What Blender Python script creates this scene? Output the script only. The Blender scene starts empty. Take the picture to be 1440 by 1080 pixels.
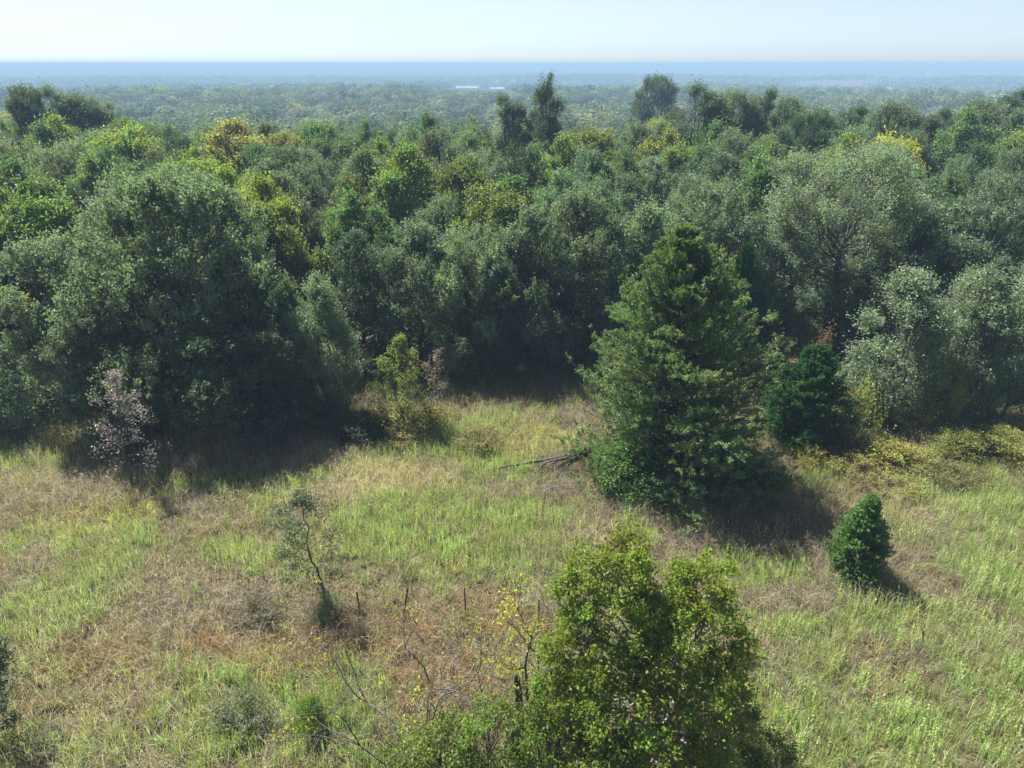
import bpy, math, random
import numpy as np
from mathutils import Vector

# ------------------------------------------------------------------ basics
H = 18.0                      # drone height above the clearing
F = 1020.0                    # focal length in photo pixels (1440 wide)
PITCH = math.atan(450.5 / F)
CP, SP = math.cos(PITCH), math.sin(PITCH)
SC = bpy.context.scene
COL = SC.collection
R = np.random.default_rng(7)


def ray(px, py):
    a, b = px - 720.0, 540.0 - py
    return np.array([a, F * CP + b * SP, -F * SP + b * CP])


def P(px, py, z=0.0):          # point of height z seen at a photo pixel
    d = ray(px, py)
    return np.array([0, 0, H]) + d * ((z - H) / d[2])


def at(px, py, D):             # point at ground distance D seen at a photo pixel
    d = ray(px, py)
    return np.array([0, 0, H]) + d * (D / d[1])


def depth(D, z):
    return D * CP + (H - z) * SP


# value noise ---------------------------------------------------------------
_NT = np.random.default_rng(99).random((256, 256))


def vnoise(x, y, s=1.0, o=0):
    x = np.asarray(x, float) * s + 37.3 * o
    y = np.asarray(y, float) * s + 91.7 * o
    xi, yi = np.floor(x).astype(int), np.floor(y).astype(int)
    fx, fy = x - xi, y - yi
    fx, fy = fx * fx * (3 - 2 * fx), fy * fy * (3 - 2 * fy)
    g = lambda i, j: _NT[(xi + i) & 255, (yi + j) & 255]
    return (g(0, 0) * (1 - fx) + g(1, 0) * fx) * (1 - fy) + (g(0, 1) * (1 - fx) + g(1, 1) * fx) * fy


def fbm(x, y, s=1.0, o=0, n=3):
    t, a, w = 0, 1.0, 0
    for k in range(n):
        t = t + a * vnoise(x, y, s * 2 ** k, o + k * 3)
        w += a
        a *= .5
    return t / w


_PD = [0, 75, 105, 150, 210, 420, 640, 820, 1050, 1500, 2000, 2600, 4000, 5200, 6000, 7300, 9500]
_PZ = [0, 0, -1, -6, -11, -14, -13, -18, -26, -28, -20, -33, -34, -20, -30, -16, -60]


def terrain(x, y):
    x, y = np.asarray(x, float), np.asarray(y, float)
    d = np.hypot(x, y)
    z = np.interp(d, _PD, _PZ)
    az = np.degrees(np.arctan2(x, np.maximum(np.abs(y), 1e-6) * np.sign(y + 1e-9)))
    z = z + np.interp(d, [4500, 7000, 7600, 9500], [0, 1, 1, 0]) * (7 + 10 * np.exp(-((az - 4) / 15) ** 2) + 10 * (fbm(az, 0 * az, .35, 5) - .5))
    z = z + np.interp(d, [130, 500, 900, 2000, 9000], [0, 2.5, 8, 10, 8]) * (fbm(x, y, 1 / 420., 2) - .5) * 2
    z = z + np.interp(d, [150, 260, 3000, 5000], [0, 2.2, 5, 0]) * (fbm(x, y, 1 / 130., 6) - .5) * 2
    z = z + np.interp(d, [0, 12, 60, 90], [0, 1, 1, 0]) * ((fbm(x, y, 1 / 9., 8) - .5) * .5)
    return z


# ------------------------------------------------------------------ mesh helpers
def mk_mesh(name, verts, quads=None, tris=None, cols=None, smooth=False):
    me = bpy.data.meshes.new(name)
    nq = 0 if quads is None else len(quads)
    nt = 0 if tris is None else len(tris)
    me.vertices.add(len(verts))
    me.vertices.foreach_set('co', np.asarray(verts, np.float32).ravel())
    li = []
    if nq: li.append(np.asarray(quads, np.int32).ravel())
    if nt: li.append(np.asarray(tris, np.int32).ravel())
    li = np.concatenate(li)
    me.loops.add(len(li))
    me.loops.foreach_set('vertex_index', li)
    me.polygons.add(nq + nt)
    st = np.concatenate([np.arange(nq) * 4, nq * 4 + np.arange(nt) * 3]).astype(np.int32)
    me.polygons.foreach_set('loop_start', st)
    me.polygons.foreach_set('use_smooth', np.full(nq + nt, smooth))
    me.update(calc_edges=True)
    me.validate()
    if cols is not None:
        a = me.color_attributes.new('tint', 'FLOAT_COLOR', 'POINT')
        c = np.ones((len(verts), 4), np.float32)
        c[:, :3] = cols
        a.data.foreach_set('color', c.ravel())
    return me


def unit(v):
    return v / np.maximum(np.linalg.norm(v, axis=-1, keepdims=True), 1e-9)


def leaf_arrays(c, d, n, L, W):
    """diamond leaves: centre c, long axis d, face normal hint n, lengths L, widths W"""
    d = unit(d)
    s = unit(np.cross(d, n))
    L = np.asarray(L).reshape(-1, 1) * .5
    W = np.asarray(W).reshape(-1, 1) * .5
    nn = np.cross(s, d)
    v = np.stack([c - d * L, c + s * W + nn * W * .35, c + d * L, c - s * W + nn * W * .35], 1)
    return v.reshape(-1, 3)


def quads_for(n):
    return np.arange(n * 4).reshape(n, 4)


class Tubes:
    def __init__(self):
        self.v, self.q, self.n = [], [], 0

    def add(self, pts, radii, sides=6):
        pts = np.asarray(pts, float)
        radii = np.asarray(radii, float)
        t = unit(np.gradient(pts, axis=0))
        ref = np.array([.31, .95, .02]) if abs(t[0][1]) < .8 else np.array([1., 0, .1])
        a = unit(np.cross(t, ref))
        b = np.cross(t, a)
        ang = np.arange(sides) / sides * 2 * math.pi
        ring = pts[:, None] + radii[:, None, None] * (a[:, None] * np.cos(ang)[None, :, None] + b[:, None] * np.sin(ang)[None, :, None])
        k = len(pts)
        idx = self.n + np.arange(k * sides).reshape(k, sides)
        q = np.stack([idx[:-1], np.roll(idx[:-1], -1, 1), np.roll(idx[1:], -1, 1), idx[1:]], -1).reshape(-1, 4)
        self.v.append(ring.reshape(-1, 3))
        self.q.append(q)
        self.n += k * sides
        # end cap as a tiny cone
        if sides >= 4:
            self.v.append(pts[-1:] + t[-1:] * radii[-1])
            last = idx[-1]
            tip = self.n
            self.n += 1
            c = np.stack([last, np.roll(last, -1), np.full(sides, tip), np.full(sides, tip)], -1)
            self.caps = getattr(self, 'caps', [])
            self.caps.append(c[:, :3])

    def mesh(self, name):
        return mk_mesh(name, np.concatenate(self.v), np.concatenate(self.q),
                       np.concatenate(self.caps) if getattr(self, 'caps', None) else None, smooth=True)


def curve(p0, p1, rng, n=6, sag=.0, wob=.08):
    t = np.linspace(0, 1, n)[:, None]
    L = np.linalg.norm(np.asarray(p1) - p0)
    w = rng.normal(0, wob * L, (n, 3)) * np.sin(t * math.pi)
    return np.asarray(p0) * (1 - t) + np.asarray(p1) * t + w + np.array([0, 0, 1]) * sag * L * (t * (1 - t)) * 4


# ------------------------------------------------------------------ materials
def new_mat(name):
    m = bpy.data.materials.new(name)
    m.use_nodes = True
    nt = m.node_tree
    nt.nodes.clear()
    out = nt.nodes.new('ShaderNodeOutputMaterial')
    return m, nt, out


def nd(nt, typ, **kw):
    n = nt.nodes.new(typ)
    for k, v in kw.items():
        setattr(n, k, v)
    return n


def mixrgb(nt, mode, fac, a, b):
    n = nt.nodes.new('ShaderNodeMixRGB')
    n.blend_type = mode
    for s, v in zip(n.inputs, (fac, a, b)):
        if hasattr(v, 'is_linked'):
            nt.links.new(v, s)
        else:
            s.default_value = v
    return n.outputs[0]


def leaf_material(name, source='object', rough=.42, spec=.5, trans=.38, tcol=(1.5, 1.7, .45), vary=.35, hue=.035, clump=.5, cscale=.55):
    m, nt, out = new_mat(name)
    L = nt.links
    if source == 'object':
        src = nd(nt, 'ShaderNodeObjectInfo').outputs['Color']
    else:
        src = nd(nt, 'ShaderNodeVertexColor', layer_name='tint').outputs['Color']
    geo = nd(nt, 'ShaderNodeNewGeometry')
    tc = nd(nt, 'ShaderNodeTexCoord')
    isl = geo.outputs['Random Per Island']
    mr = nd(nt, 'ShaderNodeMapRange')
    mr.inputs['To Min'].default_value = 1 - vary
    mr.inputs['To Max'].default_value = 1 + vary
    L.new(isl, mr.inputs['Value'])
    noi = nd(nt, 'ShaderNodeTexNoise')
    noi.inputs['Scale'].default_value = cscale
    noi.inputs['Detail'].default_value = 2
    L.new(tc.outputs['Object'], noi.inputs['Vector'])
    mr2 = nd(nt, 'ShaderNodeMapRange')
    mr2.inputs['From Min'].default_value = .3
    mr2.inputs['From Max'].default_value = .7
    mr2.inputs['To Min'].default_value = .5 - hue
    mr2.inputs['To Max'].default_value = .5 + hue
    L.new(noi.outputs['Fac'], mr2.inputs['Value'])
    mul = nd(nt, 'ShaderNodeMath', operation='MULTIPLY')
    mr3 = nd(nt, 'ShaderNodeMapRange')
    mr3.inputs['From Min'].default_value = .3
    mr3.inputs['From Max'].default_value = .7
    mr3.inputs['To Min'].default_value = 1 - clump * .5
    mr3.inputs['To Max'].default_value = 1 + clump * .5
    L.new(noi.outputs['Fac'], mr3.inputs['Value'])
    L.new(mr.outputs[0], mul.inputs[0])
    L.new(mr3.outputs[0], mul.inputs[1])
    hsv = nd(nt, 'ShaderNodeHueSaturation')
    L.new(mr2.outputs[0], hsv.inputs['Hue'])
    L.new(mul.outputs[0], hsv.inputs['Value'])
    L.new(src, hsv.inputs['Color'])
    pb = nd(nt, 'ShaderNodeBsdfPrincipled')
    pb.inputs['Roughness'].default_value = rough
    pb.inputs['Specular IOR Level'].default_value = spec
    L.new(hsv.outputs[0], pb.inputs['Base Color'])
    tr = nd(nt, 'ShaderNodeBsdfTranslucent')
    L.new(mixrgb(nt, 'MULTIPLY', 1.0, hsv.outputs[0], (*tcol, 1)), tr.inputs['Color'])
    mx = nd(nt, 'ShaderNodeMixShader')
    mx.inputs[0].default_value = trans
    L.new(pb.outputs[0], mx.inputs[1])
    L.new(tr.outputs[0], mx.inputs[2])
    L.new(mx.outputs[0], out.inputs['Surface'])
    return m


def bark_material(name, c1, c2, scale=9):
    m, nt, out = new_mat(name)
    L = nt.links
    tc = nd(nt, 'ShaderNodeTexCoord')
    mp = nd(nt, 'ShaderNodeMapping')
    mp.inputs['Scale'].default_value = (1, 1, .25)
    L.new(tc.outputs['Object'], mp.inputs['Vector'])
    n = nd(nt, 'ShaderNodeTexNoise')
    n.inputs['Scale'].default_value = scale
    n.inputs['Detail'].default_value = 6
    L.new(mp.outputs[0], n.inputs['Vector'])
    cr = nd(nt, 'ShaderNodeValToRGB')
    cr.color_ramp.elements[0].position, cr.color_ramp.elements[1].position = .35, .68
    cr.color_ramp.elements[0].color, cr.color_ramp.elements[1].color = (*c1, 1), (*c2, 1)
    L.new(n.outputs['Fac'], cr.inputs[0])
    pb = nd(nt, 'ShaderNodeBsdfPrincipled')
    pb.inputs['Roughness'].default_value = .85
    pb.inputs['Specular IOR Level'].default_value = .2
    L.new(cr.outputs[0], pb.inputs['Base Color'])
    b = nd(nt, 'ShaderNodeBump')
    b.inputs['Strength'].default_value = .6
    b.inputs['Distance'].default_value = .03
    L.new(n.outputs['Fac'], b.inputs['Height'])
    L.new(b.outputs[0], pb.inputs['Normal'])
    L.new(pb.outputs[0], out.inputs['Surface'])
    return m


M_LEAF = leaf_material('broad leaves', rough=.52, spec=.5, trans=.44, tcol=(1.35, 1.5, .7), vary=.25)
M_SHRUB = leaf_material('shrub leaves', rough=.5, spec=.25, trans=.42, tcol=(1.4, 1.5, .5), cscale=1.5)
M_THIN = leaf_material('thin glowing leaves', rough=.5, spec=.3, trans=.5, tcol=(1.8, 1.8, .4), cscale=1.1, vary=.2)
M_NEEDLE = leaf_material('cedar needles', rough=.6, spec=.25, trans=.35, tcol=(1.3, 1.6, .5), cscale=.8)
M_DRY = leaf_material('dry leaves', rough=.5, spec=.4, trans=.25, tcol=(1.2, 1.1, .9), hue=.02)
M_GRASS = leaf_material('grass blades', 'tint', rough=.55, spec=.3, trans=.42, tcol=(1.2, 1.25, .8), vary=.3, hue=.01, clump=.25, cscale=.8)
M_FAR = leaf_material('distant foliage', 'tint', rough=.7, spec=.15, trans=.25, tcol=(1.2, 1.3, .7), vary=.1, hue=.01, clump=.2, cscale=.05)
M_BARK = bark_material('dark bark', (.03, .026, .022), (.12, .105, .09))
M_GREY = bark_material('grey dead wood', (.10, .09, .085), (.32, .30, .28), 12)
M_TWIG = bark_material('grey brown branches', (.04, .036, .032), (.14, .128, .115), 12)
M_BROWN = bark_material('brown wood', (.03, .025, .021), (.12, .098, .082), 12)
M_RUST = bark_material('rusty steel', (.02, .018, .016), (.07, .045, .03), 30)
M_WALL = bark_material('pale metal siding', (.42, .43, .42), (.55, .55, .53), .4)
M_ROOF = bark_material('weathered white metal roofing', (.2, .21, .22), (.32, .33, .33), .25)
M_MAST = bark_material('weathered concrete', (.3, .29, .28), (.42, .41, .4), .4)


def ground_material():
    m, nt, out = new_mat('soil and thatch')
    L = nt.links
    tc = nd(nt, 'ShaderNodeTexCoord')
    n1 = nd(nt, 'ShaderNodeTexNoise')
    n1.inputs['Scale'].default_value = .35
    n1.inputs['Detail'].default_value = 8
    n2 = nd(nt, 'ShaderNodeTexNoise')
    n2.inputs['Scale'].default_value = 14
    n2.inputs['Detail'].default_value = 6
    L.new(tc.outputs['Object'], n1.inputs['Vector'])
    L.new(tc.outputs['Object'], n2.inputs['Vector'])
    cr = nd(nt, 'ShaderNodeValToRGB')
    e = cr.color_ramp.elements
    e[0].position, e[0].color = .3, (.085, .065, .04, 1)
    e[1].position, e[1].color = .7, (.11, .115, .045, 1)
    x = e.new(.5)
    x.color = (.13, .10, .06, 1)
    L.new(n1.outputs['Fac'], cr.inputs[0])
    cr2 = nd(nt, 'ShaderNodeValToRGB')
    cr2.color_ramp.elements[0].position, cr2.color_ramp.elements[1].position = .3, .7
    cr2.color_ramp.elements[0].color, cr2.color_ramp.elements[1].color = (.45, .45, .45, 1), (1.2, 1.2, 1.2, 1)
    L.new(n2.outputs['Fac'], cr2.inputs[0])
    pb = nd(nt, 'ShaderNodeBsdfPrincipled')
    pb.inputs['Roughness'].default_value = .95
    pb.inputs['Specular IOR Level'].default_value = .1
    L.new(mixrgb(nt, 'MULTIPLY', 1, cr.outputs[0], cr2.outputs[0]), pb.inputs['Base Color'])
    b = nd(nt, 'ShaderNodeBump')
    b.inputs['Distance'].default_value = .05
    L.new(n2.outputs['Fac'], b.inputs['Height'])
    L.new(b.outputs[0], pb.inputs['Normal'])
    L.new(pb.outputs[0], out.inputs['Surface'])
    return m


# ------------------------------------------------------------------ object helpers
def ob(name, data, mat=None, parent=None, color=None):
    o = bpy.data.objects.new(name, data)
    COL.objects.link(o)
    if mat is not None and data is not None and not data.materials:
        data.materials.append(mat)
    if parent is not None:
        o.parent = parent
    if color is not None:
        o.color = (*color, 1)
    return o


def tag(o, label, cat, group=None):
    o['label'] = label
    o['category'] = cat
    if group:
        o['group'] = group
    return o


def thing(name, label, cat, loc, rz=0, scale=(1, 1, 1), group=None):
    e = bpy.data.objects.new(name, None)
    e.empty_display_size = .3
    COL.objects.link(e)
    e.location = loc
    e.rotation_euler = (0, 0, rz)
    e.scale = scale
    return tag(e, label, cat, group)


# ------------------------------------------------------------------ foliage generators
PROFILES = {
    'round': ([0, .08, .25, .45, .65, .82, .93, 1], [.55, .8, .97, 1, .88, .62, .38, .08]),
    'mound': ([0, .15, .4, .65, .85, 1], [.95, 1, .9, .7, .42, .08]),
    'upright': ([0, .12, .3, .5, .7, .85, 1], [.35, .7, .95, 1, .8, .5, .1]),
    'vase': ([0, .1, .3, .5, .7, .88, 1], [.1, .28, .5, .8, 1, .8, .25]),
}


class Proto:
    pass


def gen_tree(seed, h, base, r, prof='round', lobes=26, clumps=720, per=58, leaf=(.13, .07), lobe_r=.36, sig=(.16, .34),
             up=.7, trunk_r=.16, stems=1, fill=.15, mat=None, bark=None, squash=1.0, explicit=None, spread=1.0):
    rng = np.random.default_rng(seed)
    tt, rr = PROFILES[prof]
    cz0, cz1 = base, h
    # lobes: uneven sub-crowns
    lp, lr = [], []
    for i in range(lobes):
        t = rng.random() ** .85
        t = .04 + .92 * t
        a = i * 2.39996 + rng.normal(0, .4)
        env = np.interp(t, tt, rr) * r
        lr_i = r * lobe_r * rng.uniform(.6, 1.2) * (.75 + .35 * (1 - t))
        rad = max(0, env - lr_i * .7) * rng.uniform(.6, 1.1) * spread
        z = cz0 + t * (cz1 - cz0)
        z = min(z, cz1 - lr_i * .55 + rng.normal(0, .25))
        lp.append([math.cos(a) * rad, math.sin(a) * rad, z])
        lr.append(lr_i)
    if explicit is not None:
        lp, lr = [list(a[:3]) for a in explicit], [a[3] for a in explicit]
        lobes = len(lp)
    lp, lr = np.array(lp), np.array(lr)
    # clumps over the lobes
    w = lr ** 2
    k = rng.choice(lobes, clumps, p=w / w.sum())
    mid = np.array([0, 0, cz0 + .4 * (cz1 - cz0)])
    outw = unit((lp[k] - mid) * np.array([1, 1, .7]) + 1e-3)
    dv = unit(rng.normal(0, 1, (clumps, 3)) + outw * .55 + np.array([0, 0, .25]))
    rad = lr[k] * np.where(rng.random(clumps) < fill, rng.uniform(.2, .8, clumps), rng.uniform(.78, 1.12, clumps))
    cc = lp[k] + dv * rad[:, None] * np.array([1, 1, .85 * squash])
    axis = unit(dv * .7 + np.array([0, 0, up]) + rng.normal(0, .25, (clumps, 3)))
    cs = rng.uniform(.7, 1.4, clumps)
    n = clumps * per
    ci = np.repeat(np.arange(clumps), per)
    off = rng.normal(0, 1, (n, 3)) * (sig[0] * cs[ci])[:, None]
    off += axis[ci] * (rng.normal(0, sig[1], n) * cs[ci])[:, None]
    pos = cc[ci] + off
    ok = pos[:, 2] > .12
    pos, ci = pos[ok], ci[ok]
    n = len(pos)
    d = rng.normal(0, 1, (n, 3)) + axis[ci] * .8 + np.array([0, 0, -.2])
    nn = rng.normal(0, 1, (n, 3)) + np.array([0, 0, .5])
    s = rng.uniform(.65, 1.3, n)
    v = leaf_arrays(pos, d, nn, leaf[0] * s, leaf[1] * s)
    p = Proto()
    p.h, p.r = h, r
    p.crown = mk_mesh('crown', v, quads_for(n))
    # trunk and limbs
    tb = Tubes()
    for sidx in range(stems):
        bx = np.array([rng.normal(0, .25), rng.normal(0, .25), 0]) if stems > 1 else np.zeros(3)
        top = np.array([rng.normal(0, .12) * r, rng.normal(0, .12) * r, cz0 + (cz1 - cz0) * .82])
        if stems > 1:
            top[:2] += rng.normal(0, .3, 2) * r
        tr = trunk_r / math.sqrt(stems) * 1.1
        pts = curve(bx - np.array([0, 0, .25]), top, rng, 9, wob=.025)
        tb.add(pts, np.linspace(tr, tr * .18, 9) * np.array([1.35] + [1] * 8), 8)
        mine = [i for i in range(lobes) if i % stems == sidx]
        for i in mine:
            tz = np.clip((lp[i][2] * .62) / top[2], .08, .9) * 8
            j = int(tz)
            p0 = pts[j] + (pts[min(j + 1, 8)] - pts[j]) * (tz - j)
            r0 = tr * (1 - .82 * tz / 8) * .55
            c = curve(p0, lp[i], rng, 6, sag=-.06, wob=.05)
            tb.add(c, np.linspace(r0, r0 * .25, 6), 5)
            mem = np.where(k == i)[0]
            for q in mem[:6]:
                tb.add(curve(c[3], cc[q], rng, 4, wob=.08), np.linspace(r0 * .35, .008, 4), 4)
    p.trunk = tb.mesh('trunk')
    p.trunk.materials.append(bark or M_BARK)
    p.crown.materials.append(mat or M_LEAF)
    return p


def gen_cedar(seed, h, prof, limbs=260, per_limb=13, per=26, leaf=(.2, .05), lean=0, gaps=.1, mat=None, trunk_r=.2, rough=.16, core=.25):
    rng = np.random.default_rng(seed)
    tb = Tubes()
    tp = np.array([[lean * t, .1 * math.sin(t * 4), h * t - .2] for t in np.linspace(0, 1, 12)])
    tb.add(tp, np.linspace(trunk_r, .02, 12), 8)
    sect = rng.uniform(0, 6.28, 9)
    P_, D_ = [], []
    for i in range(limbs):
        t = rng.random() ** 1.25 * .97 if i > 22 else rng.uniform(.9, .995)
        a = rng.uniform(0, 2 * math.pi)
        wob = 1 + rough * math.sin(3 * a + sect[0] + 6 * t) + rough * .7 * math.sin(5 * a - sect[1] + 11 * t)
        if math.sin(2 * a + sect[2] + 9 * t) > 1 - 2 * gaps and rng.random() < .75:
            wob *= .7
        Lm = np.interp(t, prof[0], prof[1]) * wob * rng.uniform(.74, 1.08)
        el = math.radians(np.interp(t, [0, .2, .6, 1], [0, 12, 28, 62]) + rng.normal(0, 8))
        out = np.array([math.cos(a), math.sin(a), 0])
        p0 = np.array([lean * t, .1 * math.sin(t * 4), h * t - Lm * math.sin(el) * .55])
        p0[2] = max(p0[2], .15)
        tip = p0 + out * Lm * math.cos(el) + np.array([0, 0, Lm * math.sin(el)])
        c = curve(p0, tip, rng, 6, sag=-.05, wob=.03)
        r0 = min(.06, .012 * Lm + .01)
        tb.add(c, np.linspace(r0, .006, 6), 4)
        ld = unit(tip - p0)
        for j in range(per_limb):
            f = rng.uniform(core, 1.0) if j else 1.0
            q = p0 + (tip - p0) * f + np.array([0, 0, -.05 * Lm * f * (1 - f) * 4])
            sd = unit(ld * .6 + rng.normal(0, .55, 3) * np.array([1, 1, .5]) + np.array([0, 0, .45]))
            ln = rng.uniform(.25, .55) * (.6 + .4 * (1 - t))
            q = q + unit(np.cross(ld, [0, 0, 1.])) * rng.normal(0, .22) * Lm * .5 * (1 - .4 * f)
            u = rng.random(per)
            P_.append(q + sd * (u * ln)[:, None] + rng.normal(0, .06, (per, 3)) * (1.2 - u)[:, None])
            D_.append(sd + rng.normal(0, .45, (per, 3)))
    pos, d = np.concatenate(P_), np.concatenate(D_)
    ok = pos[:, 2] > .1
    pos, d = pos[ok], d[ok]
    n = len(pos)
    s = rng.uniform(.6, 1.3, n)
    p = Proto()
    p.h, p.r = h, max(prof[1])
    p.crown = mk_mesh('crown', leaf_arrays(pos, d, rng.normal(0, 1, (n, 3)), leaf[0] * s, leaf[1] * s), quads_for(n))
    p.trunk = tb.mesh('trunk')
    p.trunk.materials.append(M_BARK)
    p.crown.materials.append(mat or M_NEEDLE)
    return p


def gen_bare(seed, stems, depth_=5, nsub=(2, 3), gnarl=.25, ratio=.68, spread=.65, up=.15, sides=6,
             leaves=None, leaf=(.1, .06), leaf_sig=.12, side_p=.35, rmin=.005):
    """stems: list of (base, direction, length, radius). Returns (Tubes, leaf verts or None)"""
    rng = np.random.default_rng(seed)
    tb = Tubes()
    tips = []

    def grow(p, d, L, r, lev):
        n = 6
        pts = [np.array(p, float)]
        dd = unit(np.array(d, float))
        for i in range(n):
            dd = unit(dd + rng.normal(0, gnarl, 3) * .5 + np.array([0, 0, up * .25]))
            pts.append(pts[-1] + dd * L / n)
        pts = np.array(pts)
        tb.add(pts, np.maximum(np.linspace(r, r * .58, n + 1), rmin), sides if lev >= depth_ - 1 else 4)
        if lev <= 1:
            tips.append((pts[-1], dd))
            tips.append((pts[3], dd))
        if lev <= 0:
            return
        k = rng.integers(nsub[0], nsub[1] + 1)
        for j in range(k):
            nd_ = unit(dd + rng.normal(0, spread, 3))
            grow(pts[-1], nd_, L * ratio * rng.uniform(.7, 1.15), r * .58, lev - 1)
        for i in (2, 3, 4, 5):
            if rng.random() < side_p:
                nd_ = unit(unit(pts[i + 1] - pts[i]) * .5 + rng.normal(0, spread * 1.2, 3))
                grow(pts[i], nd_, L * ratio * rng.uniform(.4, .9), r * .4, max(lev - 2, 0))

    for (b, d, L, r) in stems:
        grow(b, d, L, r, depth_)
    lv = None
    if leaves:
        tp = np.array([t[0] for t in tips])
        td = np.array([t[1] for t in tips])
        m = len(tp)
        keep = rng.random(m) < leaves[1]
        tp, td = tp[keep], td[keep]
        ci = np.repeat(np.arange(len(tp)), leaves[0])
        n = len(ci)
        pos = tp[ci] + rng.normal(0, leaf_sig, (n, 3)) - td[ci] * rng.uniform(0, .2, (n, 1))
        s = rng.uniform(.6, 1.3, n)
        lv = leaf_arrays(pos, rng.normal(0, 1, (n, 3)) + td[ci] * .5, rng.normal(0, 1, (n, 3)) + [0, 0, .4], leaf[0] * s, leaf[1] * s)
    return tb, lv


def gen_sapling(seed, tip, r0, prof, nb=22, t0=.12, el=(10, 55), gnarl=.16, sub=4, per=12, leaf=(.1, .06), sig=.09, keep=.9, tw=.45):
    rng = np.random.default_rng(seed)
    tb = Tubes()
    tip = np.array(tip, float)
    tr = curve([0, 0, -.1], tip, rng, 12, wob=.018)
    tb.add(tr, np.linspace(r0, .012, 12), 7)
    C_, D_ = [], []
    hl = np.linalg.norm(tip)
    for i in range(nb):
        t = t0 + (1 - t0) * (i + rng.random()) / nb
        f = t * 11
        j = min(int(f), 10)
        p0 = tr[j] + (tr[j + 1] - tr[j]) * (f - j)
        a = i * 2.4 + rng.normal(0, .5)
        L = np.interp(t, prof[0], prof[1]) * rng.uniform(.6, 1.15)
        d = np.array([math.cos(a), math.sin(a), math.tan(math.radians(np.interp(t, [0, 1], el) + rng.normal(0, 10)))])
        d = unit(d)
        pts = [p0]
        for k in range(6):
            d = unit(d + rng.normal(0, gnarl, 3))
            pts.append(pts[-1] + d * L / 6)
        pts = np.array(pts)
        rb = max(.007, r0 * .42 * (1 - t * .75))
        tb.add(pts, np.linspace(rb, .005, 7), 5)
        ends = [(pts[-1], d)]
        for q in range(sub):
            k = rng.integers(2, 6)
            d2 = unit(d + rng.normal(0, .8, 3))
            e2 = pts[k] + d2 * L * rng.uniform(.2, tw)
            tb.add(curve(pts[k], e2, rng, 4, wob=.08), np.linspace(rb * .5, .004, 4), 4)
            ends += [(e2, d2), ((e2 + pts[k]) * .5, d2)]
        for e_, d_ in ends:
            if rng.random() < keep:
                C_.append(e_ + rng.normal(0, sig, (per, 3)) - d_ * rng.uniform(0, .15, (per, 1)))
                D_.append(d_ * .6 + rng.normal(0, 1, (per, 3)))
    c, d = np.concatenate(C_), np.concatenate(D_)
    n = len(c)
    s = rng.uniform(.6, 1.3, n)
    return tb, leaf_arrays(c, d, rng.normal(0, 1, (n, 3)) + [0, 0, .4], leaf[0] * s, leaf[1] * s)


G = dict(
    grey=(.124, .163, .108), grey2=(.142, .185, .128), mid=(.10, .15, .062), olive=(.14, .175, .055), dark=(.065, .095, .057),
    lime=(.20, .245, .05), yellow=(.36, .34, .06), gold=(.26, .235, .07), silver=(.175, .225, .145), cedar=(.135, .19, .075),
    juniper=(.11, .19, .055), fore=(.155, .205, .036))

# prototypes ---------------------------------------------------------------------------
OAKS = [gen_tree(s, 10, .5, 4.0, 'round', lobes=40, clumps=900, per=52, lobe_r=.27, sig=(.105, .19), up=.75, leaf=(.15, .085)) for s in (1, 2, 3)]
BIGOAK = gen_tree(4, 10.5, .3, 6.3, 'round', lobes=75, clumps=1900, per=52, lobe_r=.2, sig=(.105, .2), up=.8, trunk_r=.3, stems=3, leaf=(.145, .08))
DENSE = [gen_tree(s, 10, 1.0, 3.8, 'round', lobes=44, clumps=640, per=56, leaf=(.2, .12), lobe_r=.25, sig=(.17, .19), up=.3) for s in (11, 12)]
UPS = [gen_tree(s, 9, .6, 2.4, 'upright', lobes=34, clumps=760, per=54, leaf=(.125, .065), lobe_r=.36, sig=(.11, .24), up=1.1, spread=.88, stems=3, trunk_r=.13) for s in (21, 22)]
TALL = [gen_tree(s, 15, 4.5, 3.3, 'round', lobes=46, clumps=800, per=54, lobe_r=.29, sig=(.13, .25), up=.7, trunk_r=.2, leaf=(.15, .085)) for s in (25, 26)]
SPIRE = gen_tree(27, 16, 6.0, 2.2, 'upright', lobes=26, clumps=480, per=54, lobe_r=.38, sig=(.13, .28), up=1.0, trunk_r=.2, leaf=(.15, .085))
VASE = gen_tree(31, 12.5, 3.0, 4.6, 'vase', lobes=44, clumps=950, per=54, leaf=(.12, .065), lobe_r=.24, sig=(.12, .26), up=.9, trunk_r=.27, stems=2)
ALLP = OAKS + DENSE + UPS


def place(p, name, label, cat, x, y, h, w, color, rz=None, group=None, dz=0.0, crown='crown', trunk='trunk'):
    z = float(terrain(x, y)) + dz
    s = w / (2 * p.r)
    e_ = R.uniform(.9, 1.1)
    e = thing(name, label, cat, (x, y, z), R.uniform(0, 6.28) if rz is None else rz, (s * e_, s / e_, h / p.h), group)
    ob(trunk, p.trunk, None, e)
    ob(crown, p.crown, None, e, color)
    return e


def by_top(p, name, label, cat, px, py, D, wpx, color, **kw):
    t = at(px, py, D)
    z0 = float(terrain(t[0], D))
    h = t[2] - z0
    w = wpx * depth(D, z0 + h * .5) / F
    c = np.array(color) * R.uniform(.92, 1.08)
    OCC.append((t[0], D, w * .5))
    return place(p, name, label, cat, t[0], D, h, w, c, **kw)


OCC = [(*at(1135, 440, 42.5)[:2], 3.4)]      # dark gap left open before the vase-shaped tree

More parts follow.
